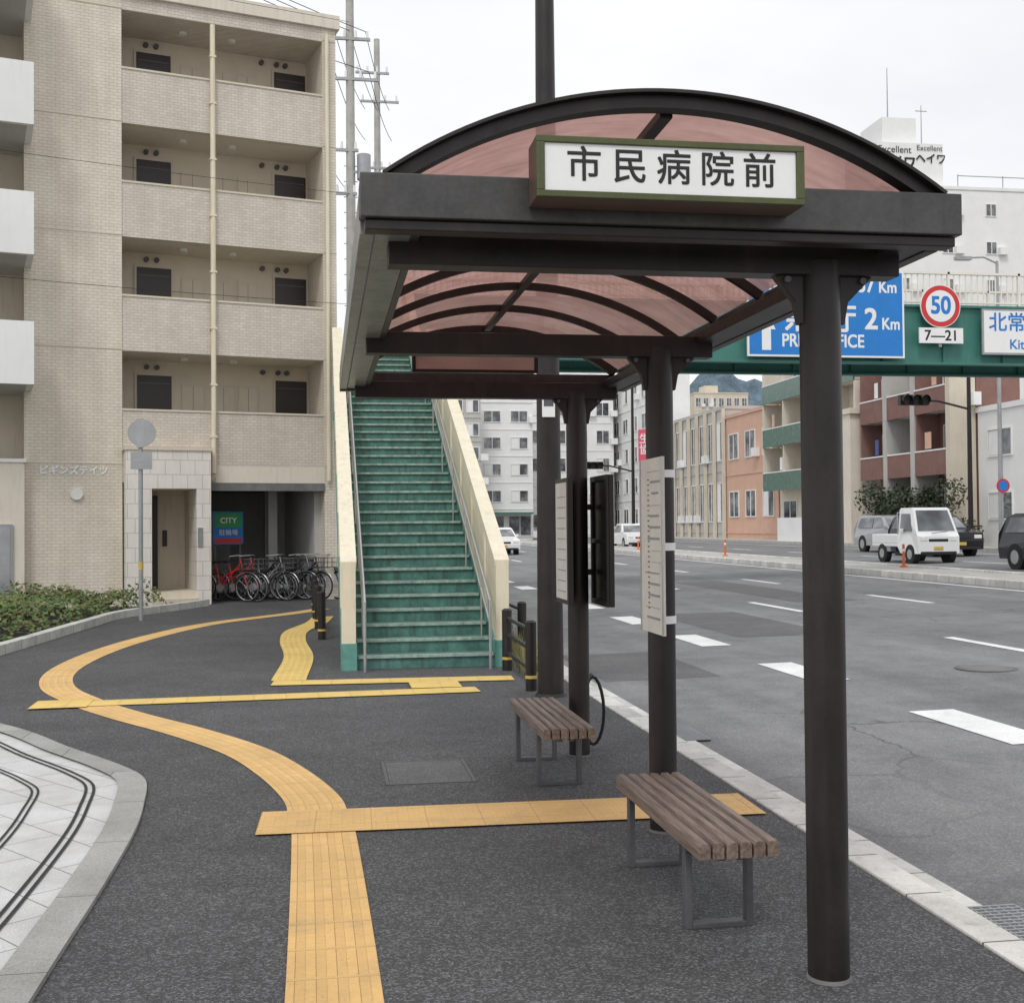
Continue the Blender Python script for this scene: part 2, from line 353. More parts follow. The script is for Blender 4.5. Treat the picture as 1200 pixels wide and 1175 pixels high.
for (y0,y1) in ((4.15,4.85),(9.0,9.6)):
    g=MB("drain_grate"); z=-.086; g.box(2.64,2.98,y0,y1,z-.01,z+.001,'crack')
    n=int((y1-y0)/.035)
    for i in range(n+1): yy=y0+(y1-y0)*i/n; g.box(2.64,2.98,yy-.006,yy+.006,z,z+.012,'galv')
    for i in range(9): xx=2.64+.34*i/8; g.box(xx-.004,xx+.004,y0,y1,z,z+.009,'galv')
    g.build()
g=MB("tactile_paving")
main=catmull([(.03,-2),(.03,2),(.03,4.1),(0,6.2),(-.03,6.7),(-.08,7.2),(-.27,7.96),(-.56,8.77),(-1.05,9.67),(-1.66,10.62),(-2.15,11.5),(-2.66,12.7),(-2.9,14.2),(-2.83,16.26),(-2.47,18.4),(-1.82,20.5),(-.60,22.43),(.0,23.6)],10)
ribbon(g,main,.33,.005,'tact')
def strip(p,q,w,z,k): ribbon(g,[Vector((*p,0)),Vector((*q,0))],w,z,k)
strip((-.35,6.60),(2.40,6.53),.50,.010,'dots')
strip((-2.45,11.38),(1.48,11.56),.36,.010,'yellowf')
strip((-.52,12.46),(1.95,12.34),.36,.010,'yellowf')
strip((.85,11.97),(1.35,11.97),.46,.014,'yellowf')
ribbon(g,catmull([(-.36,12.64),(-.30,14.9),(-.42,17.0),(-.40,18.6),(-.12,20.1),(.0,21.5)],6),.36,.010,'yellowf')
strip((-2.6,11.38),(-2.1,11.40),.5,.014,'yellowf')
g.build()
g=MB("utility_cover")
for a in ((.38,.94,7.44,7.46),(.38,.94,8.145,8.165),(.38,.40,7.46,8.145),(.92,.94,7.46,8.145)): g.box(a[0],a[1],a[2],a[3],-.01,.005,'greysteel')
g.box(.404,.916,7.464,8.141,-.01,.004,'patch'); g.build()
E=catmull([(-9,14.5),(-4.6,12.6),(-2.61,10.32),(-1.80,9.05),(-1.36,8.36),(-1.12,7.85),(-1.03,7.2),(-.98,6.5),(-.97,5.45),(-.98,4.28),(-.98,1),(-.98,-6)],8)
g=MB("granite_plaza")
pts=[(p.x,p.y,.006) for p in offset(E,0)]+[(-20,-6,.006),(-20,14.5,.006)]
g.face(pts,'granite')
ribbon(g,E,0,.022,'graniteb',a=0,b=-.17)
L=offset(E,0); 
for i in range(len(L)-1): g.face([(L[i].x,L[i].y,-.01),(L[i+1].x,L[i+1].y,-.01),(L[i+1].x,L[i+1].y,.022),(L[i].x,L[i].y,.022)],'graniteb')
for o_ in (.30,.345): ribbon(g,E,0,.012,'crack',a=-o_,b=-o_-.018)
for o_ in (.62,.655): ribbon(g,E,0,.012,'crack',a=-o_,b=-o_-.014)
g.build()
hp=catmull([(-12,11.5),(-6,12.6),(-4.35,14.2),(-4.05,16.03),(-3.72,20),(-3.5,22.2),(-2.76,24.0),(-2.3,25.2)],6)
g=MB("planter_kerb")
Lp=offset(hp,.0); Rp=offset(hp,.16)
for i in range(len(hp)-1):
    g.face([(Lp[i].x,Lp[i].y,.13),(Lp[i+1].x,Lp[i+1].y,.13),(Rp[i+1].x,Rp[i+1].y,.13),(Rp[i].x,Rp[i].y,.13)],'curb')
    g.face([(Lp[i].x,Lp[i].y,-.02),(Lp[i+1].x,Lp[i+1].y,-.02),(Lp[i+1].x,Lp[i+1].y,.13),(Lp[i].x,Lp[i].y,.13)],'curb')
g.build()
def leaves(mb,pfun,n,s0,s1,k):
    for _ in range(n):
        p,nrm=pfun(); s=random.uniform(s0,s1)
        a=Vector((random.gauss(0,1),random.gauss(0,1),random.gauss(0,.6))).normalized()
        nn=(nrm+Vector((random.gauss(0,.5),random.gauss(0,.5),random.gauss(0,.5)))).normalized()
        a=(a-nn*a.dot(nn)).normalized(); b=nn.cross(a)
        mb.face([p-a*s,p+b*s*.5,p+a*s,p-b*s*.5],k)
g=MB("ground_cover_hedge")
def hf():
    while True:
        y=random.uniform(12.5,24.2); x=random.uniform(-9.,-2.9)
        ex=None
        for i in range(len(hp)-1):
            if hp[i].y<=y<=hp[i+1].y: t=(y-hp[i].y)/(hp[i+1].y-hp[i].y); ex=hp[i].x+(hp[i+1].x-hp[i].x)*t
        if ex is None or x>ex-.2: continue
        back=(y-25.9)-( x+2.467)*.2734
        if back>-1.6: continue
        d=ex-.2-x; hgt=min(.42,.12+d*.9)+.10*math.sin(x*2.3+y*1.7)+.06*math.sin(x*7+y*5)
        return Vector((x,y,max(.05,hgt*random.uniform(.6,1.1)))),Vector((0,-.3,1))
leaves(g,hf,24000,.03,.065,'leaf')
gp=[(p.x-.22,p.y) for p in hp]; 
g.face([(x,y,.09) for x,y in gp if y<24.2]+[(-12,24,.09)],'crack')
g.build()
# ------------------------------------------------------------------ bus shelter
PX_,PY_=1.75,(4.01,6.07,8.14)
Y0,Y1=3.71,8.32; xa,xb=.12,2.13
g=MB("bus_shelter")
for y in PY_:
    g.cyl((PX_,y,-.05),(PX_,y,2.52),.0725,.0725,'metal',32)
    g.cyl((PX_,y,.0),(PX_,y,.012),.079,.076,'dconc',24)
    g.prism([(PX_-.20,2.50),(PX_+.22,2.50),(PX_+.10,2.38),(PX_+.085,2.30),(PX_-.085,2.30),(PX_-.10,2.38)],'y',y-.02,y+.02,'metal')
    g.box(xa+.10,xb-.10,y-.05,y+.05,2.47,2.58,'metal')
    for dx in (-.13,.15): g.cyl((PX_+dx,y-.035,2.455),(PX_+dx,y-.02,2.455),.012,.012,'greysteel',8)
g.box(xa,xb,Y0,Y0+.05,2.56,2.70,'metal2'); g.box(xa+.015,xb-.015,Y0+.02,Y0+.09,2.525,2.558,'metal')
g.box(xa+.0,xb,Y0+.052,Y0+.16,2.585,2.692,'metal')
g.box(xa,xb-.05,Y1-.06,Y1,2.53,2.66,'metal2')
g.box(xa+.002,xa+.05,Y0+.16,Y1-.062,2.54,2.695,'gutter_lit')
g.box(xa+.05,xa+.17,Y0+.16,Y1-.062,2.545,2.575,'gutter_lit'); g.box(xa+.17,xa+.20,Y0+.16,Y1-.062,2.545,2.64,'metal2')
g.box(xb-.05,xb-.002,Y0+.16,Y1-.062,2.54,2.695,'metal'); g.box(xb-.19,xb-.05,Y0+.16,Y1-.062,2.545,2.60,'metal')
xc=1.135; Rr=1.62; zc=2.995-Rr; ha=math.asin(.938/Rr)
def arc(r,n=40): return [(xc+r*math.sin(-ha+2*ha*i/n),zc+r*math.cos(-ha+2*ha*i/n)) for i in range(n+1)]
def rib(y0,y1,r0,r1,k):
    A=arc(r0);B=arc(r1)
    for i in range(len(A)-1):
        q=[A[i],A[i+1],B[i+1],B[i]]
        a=[(p[0],y0,p[1]) for p in q]; b=[(p[0],y1,p[1]) for p in q]
        g.face(a,k); g.face(b[::-1],k); g.face([a[3],a[2],b[2],b[3]],k,True); g.face([a[1],a[0],b[0],b[1]],k,True)
rib(Y0+.03,Y0+.09,Rr-.04,Rr,'metal'); rib(Y0+.00,Y0+.12,Rr+.001,Rr+.012,'metal')
RY=(4.75,5.40,6.07,6.75,7.45)
for y in RY: rib(y-.018,y+.018,Rr-.045,Rr-.005,'metal')
rib(Y1-.10,Y1-.03,Rr-.055,Rr,'metal')
A=arc(Rr-.004,28)
ys=[Y0+.10]+list(RY)+[Y1-.1]
for ya,yb in zip(ys,ys[1:]):
    for i in range(28):
        g.face([(A[i][0],ya,A[i][1]),(A[i+1][0],ya,A[i+1][1]),(A[i+1][0],yb,A[i+1][1]),(A[i][0],yb,A[i][1])],'roof',True)
x=xc; z=zc+Rr-.035
g.box(x-.022,x+.022,Y0+.1,Y1-.1,z-.015,z+.018,'metal')
sh=g.build(bevel=.004)
g=MB("bus_stop_name_sign"); sx0,sx1,sz0,sz1=.650,1.512,2.602,2.790; sy=3.57
g.box(sx0,sx1,sy+.012,3.705,sz0,sz1,'brownpl')
for a in ((sx0,sx1,sz0,sz0+.020),(sx0,sx1,sz1-.020,sz1),(sx0,sx0+.026,sz0+.020,sz1-.020),(sx1-.026,sx1,sz0+.020,sz1-.020)): g.box(a[0],a[1],sy-.006,sy+.012,a[2],a[3],'olive')
g.box(sx0+.026,sx1-.026,sy+.002,sy+.0115,sz0+.020,sz1-.020,'white')
sg=g.build(bevel=.002)
for ch,x in zip("市民病院前",(.800,.945,1.086,1.226,1.365)): text(ch,sg,(x,sy+.001,2.699),.114,'black',bold=.0012)
g=MB("bus_stop_name_sign")
g.box(.63,1.50,Y1-.01,Y1+.11,2.68,2.85,'brownpl')
for a in ((.62,1.51,2.67,2.69),(.62,1.51,2.84,2.86),(.62,.645,2.69,2.84),(1.485,1.51,2.69,2.84)): g.box(a[0],a[1],Y1-.03,Y1-.011,a[2],a[3],'metal')
g.box(.646,1.484,Y1-.02,Y1-.0112,2.691,2.839,'rearpanel'); g.build()
g=MB("timetable_panel"); X=1.655
g.box(X-.012,X,5.66,6.06,1.05,1.93,'cream_print')
g.box(X-.018,X-.012,5.655,5.665,1.05,1.93,'steel'); g.box(X-.018,X-.012,6.055,6.065,1.05,1.93,'steel')
for z in (1.10,1.48,1.86): g.cyl((1.75,6.07,z-.02),(1.75,6.07,z+.02),.077,.077,'white',24); g.box(X,1.75,6.0,6.05,z-.015,z+.015,'white')
for i in range(14):
    z=1.12+i*.057; g.box(X-.0135,X-.0122,5.70+random.random()*.03,5.85+random.random()*.15,z,z+random.choice((.003,.008,.012)),'signback')
for i in range(26): g.box(X-.0138,X-.0121,5.90,5.93,1.17+i*.026,1.176+i*.026,'redp' if i in(7,19) else 'greysteel')
g.build()
g=MB("notice_board"); X=1.61
g.box(X-.015,X+.02,7.72,8.14,1.07,1.91,'metal'); g.box(X-.019,X-.0155,7.75,8.11,1.10,1.88,'cream_print')
for z in (1.25,1.7): g.box(X+.02,1.72,8.1,8.13,z,z+.03,'metal')
for i in range(10): g.box(X-.021,X-.0195,7.78,8.05,1.15+i*.07,1.157+i*.07,'signback')
g.build(bevel=.004)
g=MB("notice_board"); X=1.87
g.box(X,X+.035,7.70,8.18,1.05,1.93,'metal')
for a in ((7.70,7.74,1.05,1.93),(8.14,8.18,1.05,1.93),(7.74,8.14,1.05,1.09),(7.74,8.14,1.47,1.50),(7.74,8.14,1.89,1.93)): g.box(X-.02,X-.0005,a[0],a[1],a[2],a[3],'metal')
for z in (1.25,1.7): g.box(1.78,X-.02,8.1,8.14,z,z+.04,'metal')
g.build(bevel=.006)
g=MB("cable_loop"); g.tube([(1.90+.07*math.sin(t),8.35+.02*math.cos(t*2),.27+.24*math.cos(t)) for t in [2*pi*i/20 for i in range(20)]],.012,'rubber',8,True); g.tube([(1.82,8.16,.52),(1.86,8.25,.54),(1.90,8.36,.51)],.012,'rubber'); g.build()
def bench(cx,y0,y1,ly):
    g=MB("park_bench"); w=.046; gap=.008; tot=6*w+5*gap
    for i in range(6):
        x=cx-tot/2+i*(w+gap)
        pr=[(x,.335),(x+w,.335),(x+w,.385),(x+w-.008,.398),(x+.008,.398),(x,.385)]
        g.prism(pr,'y',y0,y1,'wood')
    for y in ly:
        a,b=cx-.14,cx+.14; t=.028; d=.024
        for (p,q,r,s_) in ((a,a+t,0,.30),(b-t,b,0,.30),(a+t,b-t,0,.022),(a-.0,b+.0,.3005,.333)): g.box(p,q,y-d,y+d,r,s_,'greysteel')
    g.box(cx-.05,cx-.02,y0+.1,y1-.1,.302,.334,'greysteel'); g.box(cx+.02,cx+.05,y0+.1,y1-.1,.302,.334,'greysteel')
    g.build(bevel=.003)
bench(1.545,4.34,5.62,(4.60,5.47)); bench(1.43,6.93,8.22,(7.26,8.05))
g=MB("street_lamp"); g.cyl((2.10,11.02,-.05),(2.10,11.02,9.0),.125,.075,'metal',28,False); g.cyl((2.10,11.02,0),(2.10,11.02,.03),.15,.14,'metal')
g.tube([(2.10,11.02,8.9),(2.2,11.02,9.3),(2.6,11.02,9.6),(3.6,11.02,9.75)],.04,'metal'); g.box(3.5,4.2,10.9,11.14,9.68,9.80,'metal2'); g.box(3.55,4.15,10.93,11.11,9.66,9.679,'light')
g.box(2.02,2.14,10.895,10.905,2.60,2.80,'white'); g.box(2.035,2.125,10.892,10.8945,2.70,2.76,'greysteel')
g.build()
# ------------------------------------------------------------------ footbridge & stairs
SX0,SX1=.36,1.93; SY=13.48; ns=27; r_,t_=.151,.321
g=MB("pedestrian_footbridge")
def flight(y,z,n,r,t,a,b):
    for i in range(n):
        ya=y+i*t; za=z+i*r
        g.box(a,b,ya,ya+.012,za+.002,za+r-.03,'riser')
        g.box(a,b,ya-.02,ya+t+.01,za+r-.03,za+r,'tread')
        g.box(a+.02,b-.02,ya-.026,ya+.035,za+r-.028,za+r+.004,'nosing')
    return y+n*t, z+n*r
def sidewall(x0,x1,pa,pb,h):
    (ya,za),(yb,zb)=pa,pb
    g.prism([(ya,za-.28),(yb,zb-.28),(yb,zb+.14),(ya,za+.14)],'x',x0,x1,'teal')
    g.prism([(ya,za+.142),(yb,zb+.142),(yb,zb+h-.05),(ya,za+h-.05)],'x',x0+.02,x1-.02,'cream')
    g.prism([(ya,za+h-.049),(yb,zb+h-.049),(yb,zb+h+.02),(ya,za+h+.02)],'x',x0-.01,x1+.01,'cream')
y1,z1=flight(SY,0,ns,r_,t_,SX0,SX1)
sidewall(SX0-.16,SX0-.002,(SY-.05,.05),(y1,z1+.02),1.14); sidewall(SX1+.002,SX1+.15,(SY-.05,.05),(y1,z1+.02),1.14)
for x0,w in ((SX0-.16,.158),(SX1+.002,.148)): 
    g.box(x0,x0+w,SY-.08,SY-.052,.30,1.2,'cream'); g.box(x0-.01,x0+w+.01,SY-.10,SY+.02,-.02,.298,'teal')
    for i in range(7):
        yy=SY+.9+i*1.25; zz=.05+(yy-SY)*r_/t_; g.box(x0,x0+w,yy,yy+.05,zz+.145,zz+1.08,'cream')
g.box(SX0-.15,SX1+.15,y1,y1+1.5,z1-.25,z1,'tread'); g.box(SX0-.152,SX1+.152,y1-.0,y1+1.5,z1-.4,z1-.252,'teal')
for x0 in (SX0-.15,SX1+.002): g.box(x0+.02,x0+.128,y1,y1+1.5,z1+.002,z1+1.16,'cream')
a2,b2=.86,1.84
y2,z2=flight(y1+1.5,z1,14,.15,.28,a2,b2)
sidewall(a2-.13,a2-.002,(y1+1.5,z1+.05),(y2,z2+.02),1.1); sidewall(b2+.002,b2+.13,(y1+1.5,z1+.05),(y2,z2+.02),1.1)
g.box(SX0-.13,a2-.131,y1+1.5,y1+1.6,z1-.2,z1+1.16,'cream')
for x in (SX0+.09,SX1-.09):
    for h in (.85,.6):
        pth=[(x,SY-.25,h-.1),(x,SY,h+.02),(x,y1,z1+h),(x,y1+1.4,z1+h)]; g.tube(pth,.018,'steel')
    g.tube([(x,SY-.25,.0),(x,SY-.25,.76)],.018,'steel')
    for i in range(6): yy=SY+.5+i*1.5; zz=(yy-SY)*r_/t_; g.tube([(x,yy,zz),(x,yy,zz+.85)],.012,'steel')
for (yy,zz) in ((19.2,2.1),(y1+.75,z1-.4)): g.box(SX0+.2,SX0+.5,yy,yy+.3,0,zz,'deck'); g.box(SX1-.5,SX1-.2,yy,yy+.3,0,zz,'deck')
DY0,DY1=y2,y2+2.2; DX0,DX1=.7,32.
g.box(DX0,DX1,DY0+.3,DY1,z2-.25,z2,'dconc')
for yy in (DY0+.02,DY1):
    xs=SX1+.2 if yy<DY0+1 else DX0
    g.box(xs,DX1,yy,yy+.03,5.53,6.92,'deck'); g.box(xs,DX1,yy-.10,yy+.12,5.48,5.53,'deck'); g.box(xs,DX1,yy-.10,yy+.12,6.90,6.96,'deck')
    xx=xs+.3
    while xx<DX1: g.box(xx,xx+.02,yy-.08,yy-.002,5.532,6.898,'deck'); xx+=1.6
    g.box(xs,DX1,yy-.03,yy+.05,7.74,7.80,'railcream'); g.box(xs,DX1,yy-.02,yy+.04,7.02,7.06,'railcream')
    xx=xs
    while xx<DX1: g.box(xx,xx+.03,yy,yy+.02,7.06,7.74,'railcream'); xx+=.16
    xx=xs
    while xx<DX1: g.box(xx-.03,xx+.03,yy-.03,yy+.04,6.96,7.80,'railcream'); xx+=1.9
for xx in (2.4,29.5): g.cyl((xx,DY0+1.1,-.1),(xx,DY0+1.1,z2-.3),.3,.3,'deck',24)
g.build(bevel=.0)
SYF=DY0-.22
def overhead(name,x0,x1,z0,z1,face,border):
    g=MB(name); g.box(x0,x1,SYF,SYF+.05,z0,z1,border); e=.05; g.box(x0+e,x1-e,SYF-.006,SYF-.001,z0+e,z1-e,face)
    for x in (x0+.4,x1-.4): g.box(x-.04,x+.04,SYF+.05,DY0+.02,z0+.2,z0+.28,'galv'); g.box(x-.04,x+.04,SYF+.051,SYF+.09,z0,z1,'galv')
    return g.build()
o=overhead("road_direction_sign",10.09,14.12,5.60,7.74,'bluesign','white'); yy=SYF-.010
text("県",o,(11.35,yy,6.52),.78,'white',bold=.012,sx=.85); text("庁",o,(12.55,yy,6.52),.78,'white',bold=.012,sx=.85)
text("2",o,(13.25,yy,6.52),.72,'white',bold=.014); text("Km",o,(13.52,yy,6.42),.40,'white',ax='LEFT',bold=.008,sx=.85)
text("PREF. OFFICE",o,(10.95,yy,5.98),.44,'white',ax='LEFT',bold=.008,sx=.83)
text("157",o,(13.35,yy,7.36),.52,'white',ax='RIGHT',bold=.01,sx=.85); text("Km",o,(13.45,yy,7.32),.40,'white',ax='LEFT',bold=.008,sx=.85)
text("高松",o,(10.6,yy,7.35),.6,'white',ax='LEFT',bold=.01)
b=MB("arrow"); b.box(10.45,10.68,yy-.004,yy,5.75,6.25,'white'); b.prism([(10.33,6.25),(10.80,6.25),(10.565,6.72)],'y',yy-.004,yy,'white'); b.build(parent=o)
g=MB("speed_limit_sign"); cx,cz=15.08,6.90
g.cyl((cx,SYF+.03,cz),(cx,SYF,cz),.53,.53,'white',40); g.cyl((cx,SYF,cz),(cx,SYF-.006,cz),.51,.51,'redp',40); g.cyl((cx,SYF-.006,cz),(cx,SYF-.011,cz),.39,.39,'white',40)
g.box(14.5,15.66,SYF-.02,SYF+.02,5.98,6.36,'white'); g.box(cx-.04,cx+.04,SYF+.03,SYF+.08,5.9,7.4,'galv'); g.box(cx-.04,cx+.04,SYF+.08,DY0+.02,6.6,6.7,'galv')
o=g.build(); text("50",o,(cx,SYF-.013,cz),.60,'bluesign',bold=.014,sx=.9); text("7—21",o,(cx,SYF-.022,6.16),.36,'black',bold=.006)
o=overhead("place_name_sign",16.18,20.2,5.72,6.86,'white','galv')
text("北常三島町",o,(16.35,yy,6.50),.50,'bluesign',ax='LEFT',bold=.006); text("Kitajosanjima",o,(16.9,yy,5.97),.34,'bluesign',ax='LEFT',bold=.004)
# ------------------------------------------------------------------ guard fences
def fence(pts,h=.66):
    g=MB("guard_fence")
    for p in pts:
        g.cyl((*p,-.02),(*p,h),.055,.055,'metal',16); g.cyl((*p,.12),(*p,.15),.058,.058,'yellowband',16,False); g.cyl((*p,h),(*p,h+.02),.06,.03,'metal',16)
    for a,b in zip(pts,pts[1:]):
        for z in (.2,.4,.58): g.tube([(*a,z),(*b,z)],.022,'metal')
    g.build()
fence([(1.98,11.4),(2.0,13.05)]); fence([(2.36,14.2),(2.36,16.2),(2.36,18.2),(2.36,20.2),(2.36,22.2)])
fence([(-.02,17.2),(-.08,19.0),(-.13,21.0),(-.16,23.0)])
g=MB("grass_tufts")
for cx,cy in ((2.25,13.3),(2.3,13.9),(2.2,12.7),(2.3,14.6),(2.33,15.4)):
    for _ in range(70):
        x=cx+random.gauss(0,.06); y=cy+random.gauss(0,.12); h=random.uniform(.1,.45); dx,dy=random.gauss(0,.1),random.gauss(0,.1)
        g.face([(x-.006,y,0),(x+.006,y,0),(x+dx,y+dy,h)],'straw')
g.build()
# ------------------------------------------------------------------ apartment building (left)
D=Vector((.9646,.2637,0)).normalized(); P=Vector((-2.467,25.958,0))
T=Matrix(((D.x,-D.y,0,P.x),(D.y,D.x,0,P.y),(0,0,1,0),(0,0,0,1)))
g=MB("apartment_building"); GL,GR=-1.66,2.60; DP=1.4
top=12.95
g.box(GR,2.90,-.02,10,0,top-.3,'tile')
g.box(-3.53,GL,-.02,1.0,0,top-.3,'tile')
g.box(-3.53,GL,1.0,10,0,top-.3,'dconc')
g.box(GL,GR,DP,10,2.6,top-.3,'galback')
g.box(-14,2.98,-.1,10,top-.3,top,'creamwall'); g.box(GL,GR,-.02,DP,12.35,top-.301,'tilep')
bands=[2.90+2.365*i for i in range(4)]
for zb in bands:
    g.box(GL,GR,.0,.14,zb,zb+1.13,'tilep'); g.box(GL,GR,-.02,.16,zb+1.13,zb+1.17,'meter')
    g.box(GL,GR,.14,DP,zb+.0,zb+.14,'creamwall')
    fz=zb+.14
    for (a,b) in ((-1.2,-.47),(1.84,2.56)):
        g.box(a-.05,b+.05,DP-.05,DP-.001,fz,fz+1.96,'meter'); g.box(a,b,DP-.07,DP-.051,fz,fz+1.90,'doorbrown')
        g.box(b-.12,b-.09,DP-.10,DP-.071,fz+.9,fz+1.1,'steel')
        g.box(a+.04,b-.04,DP-.074,DP-.0705,fz+1.72,fz+1.74,'greysteel')
    for (a,b) in ((-.25,.25),(.42,.92),(1.0,1.45)):
        g.box(a,b,DP-.03,DP-.001,fz+.1,fz+1.75,'meter'); g.box(a+.03,b-.03,DP-.036,DP-.031,fz+.15,fz+1.7,'galback')
        g.box((a+b)/2-.004,(a+b)/2+.004,DP-.038,DP-.0365,fz+.15,fz+1.7,'greysteel')
    for a in (-1.0,-.78,1.55,1.9,2.1): g.cyl((a,DP-.09,fz+2.08),(a,DP,fz+2.08),.055,.055,'greysteel',12)
    for a in (-.3,.75,): g.cyl((a,.7,fz+2.365-.20),(a,.7,fz+2.365-.14),.09,.09,'light',14)
g.cyl((.19,-.07,2.74),(.19,-.07,12.3),.055,.055,'cream',14); g.tube([(.19,-.07,2.74),(.19,-.03,2.62),(.19,.2,2.55)],.055,'cream')
for z in (3.5,4.6,5.8,7,8.2,9.4,10.6,11.6): g.box(.12,.26,-.13,-.01,z,z+.04,'cream')
g.cyl((2.68,-.09,2.6),(2.68,-.09,12.5),.045,.045,'cream',12)
for zb in bands+[12.35]: g.box(-3.53,GL,-.032,-.0205,zb+.02,zb+.05,'meter'); g.box(GR,2.9,-.032,-.0205,zb+.02,zb+.05,'meter')
g.box(-2.9,-2.875,-.024,-.0202,3,12.6,'meter')
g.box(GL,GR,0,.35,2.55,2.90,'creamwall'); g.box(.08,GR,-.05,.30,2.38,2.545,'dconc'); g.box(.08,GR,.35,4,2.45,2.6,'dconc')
g.box(.08,GR,4.0,4.2,0,2.45,'wallgrey'); g.box(GR-.15,GR-.002,.3,4,0,2.45,'wallgrey'); g.box(.6,1.3,3.9,3.99,0,2.0,'wallwhite'); g.box(1.7,1.9,1.5,1.7,0,2.45,'wallgrey')
g.box(1.95,GR-.16,3.0,3.1,0,2.45,'wallgrey')
g.box(-1.63,-1.12,-.35,.6,0,2.42,'tilew'); g.box(-.22,.075,-.35,.6,0,2.42,'tilew'); g.box(-1.63,.075,-.35,.6,2.42,3.2,'tilew')
g.box(-1.66,.105,-.38,.6,3.2,3.27,'meter'); g.box(-1.12,-.22,1.2,1.3,0,2.42,'beige'); g.box(-1.12,-.22,-.35,1.2,2.41,2.419,'creamwall')
g.box(-1.4,-1.12,.6,1.3,0,2.42,'beige'); g.box(-.22,.079,.6,1.3,0,2.42,'beige'); g.box(-1.12,-.22,-.6,1.2,0,.15,'beige'); g.box(-1.12,-.22,-.3,1.2,.15,.28,'beige')
g.box(-1.119,-.80,1.15,1.198,.285,2.3,'doorbrown'); g.box(-.70,-.60,1.17,1.198,1.2,1.55,'doorbrown'); g.box(-.2,-.1,-.37,-.351,1.2,1.6,'steel')
g.box(-9,-3.535,-.25,.9,0,2.92,'creamwall'); g.box(-9.02,-3.50,-.28,.9,2.92,2.99,'wallwhite')
g.box(-4.55,-3.75,-.30,-.251,.1,1.7,'galv'); g.box(-4.50,-3.80,-.31,-.3005,.15,1.65,'silver')
g.cyl((-2.55,-.08,2.3),(-2.55,-.021,2.3),.12,.12,'light',16)
g.box(-10,-3.531,.9,10,2.95,top-.3,'beige'); 
for z0 in (4.35,6.83,9.32,11.8):
    g.box(-9,-3.40,-1.3,-1.18,z0,z0+1.2,'wallwhite'); g.box(-3.52,-3.40,-1.18,-.02,z0,z0+1.2,'wallwhite'); g.box(-9,-3.52,-1.18,.9,z0,z0+.15,'wallgrey')
    g.box(-6,-4.2,.85,.899,z0+.2,z0+2.0,'glass')
apt=g.build(T)
text("ビギンズテイツ",apt,(-2.59,-.026,2.76),.19,'greysteel')  # grey offset copy, the painted shadow of the white letters
text("ビギンズテイツ",apt,(-2.6,-.032,2.77),.19,'white',bold=.006)
g=MB("poster_board"); g.box(.42,1.08,1.30,1.36,1.22,1.95,'bluesign'); g.box(.45,1.05,1.29,1.299,1.60,1.92,'green'); g.box(.45,1.05,1.29,1.299,1.25,1.36,'redp'); g.box(.45,.5,1.36,1.4,0,1.3,'greysteel'); g.box(1.0,1.05,1.36,1.4,0,1.3,'greysteel')
o=g.build(T); text("CITY",o,(.75,1.285,1.75),.17,'white',bold=.004); text("駐輪場",o,(.75,1.285,1.48),.14,'white')
def bicycle(lx,ly,ang,paint):
    g=MB("bicycle"); R=.31
    def circ(cx,cz,r,n=22): return [(cx+r*math.cos(2*pi*i/n),0,cz+r*math.sin(2*pi*i/n)) for i in range(n)]
    for cx in (0,1.08):
        g.tube(circ(cx,R,R-.018),.018,'rubber',6,True); g.tube(circ(cx,R,R-.04),.008,'steel',5,True); g.cyl((cx,-.04,R),(cx,.04,R),.03,.03,'steel',10)
        for i in range(10): a=2*pi*i/10; g.tube([(cx,0,R),(cx+(R-.04)*math.cos(a),0,R+(R-.04)*math.sin(a))],.002,'steel',4)
        g.tube([(cx+(R+.02)*math.cos(a),0,R+(R+.02)*math.sin(a)) for a in [.3+2.2*i/8 for i in range(9)]],.014,'steel',5)
    g.tube([(.92,0,.82),(.42,0,.32)],.019,paint); g.tube([(.32,0,.80),(.42,0,.30)],.018,paint); g.tube([(.9,0,.72),(.40,0,.5)],.016,paint)
    g.tube([(0,.04,R),(.42,.02,.30)],.011,paint); g.tube([(0,.04,R),(.34,.02,.68)],.010,paint); g.tube([(.90,0,.95),(1.0,0,.6),(1.08,.04,R)],.014,paint)
    g.tube([(.80,-.26,.98),(.90,-.1,1.0),(.90,.1,1.0),(.80,.26,.98)],.012,'steel'); g.box(.2,.44,-.07,.07,.83,.88,'rubber'); g.tube([(.32,0,.8),(.31,0,.85)],.015,'steel')
    g.cyl((.42,-.03,.30),(.42,.03,.30),.09,.09,'steel',14)
    for z in (.72,.82,.92): g.tube([(.98,-.14,z),(1.26,-.16,z),(1.26,.16,z),(.98,.14,z)],.006,'greysteel',5,True)
    for (x,y) in ((.98,-.14),(1.12,-.15),(1.26,-.16),(1.26,0),(1.26,.16),(1.12,.15),(.98,.14)): g.tube([(x*.99,y,.70),(x,y,.93)],.005,'greysteel',5)
    g.box(.98,1.24,-.13,.13,.695,.70,'greysteel'); g.box(-.2,.15,-.06,.06,.66,.68,'greysteel')
    g.build(T@Matrix.Translation((lx,ly,0))@Matrix.Rotation(ang,4,'Z'))
for i,(x,a,p) in enumerate(((.10,-.75,'redp'),(.40,-.9,'redp'),(.78,-.6,'cardark'),(1.02,-.85,'silver'),(1.32,-.65,'cardark'),(1.6,-.8,'silver'),(1.85,-.95,'cardark'),(2.1,-.75,'bluep'))):
    bicycle(x,.65+random.random()*.2,a,p)
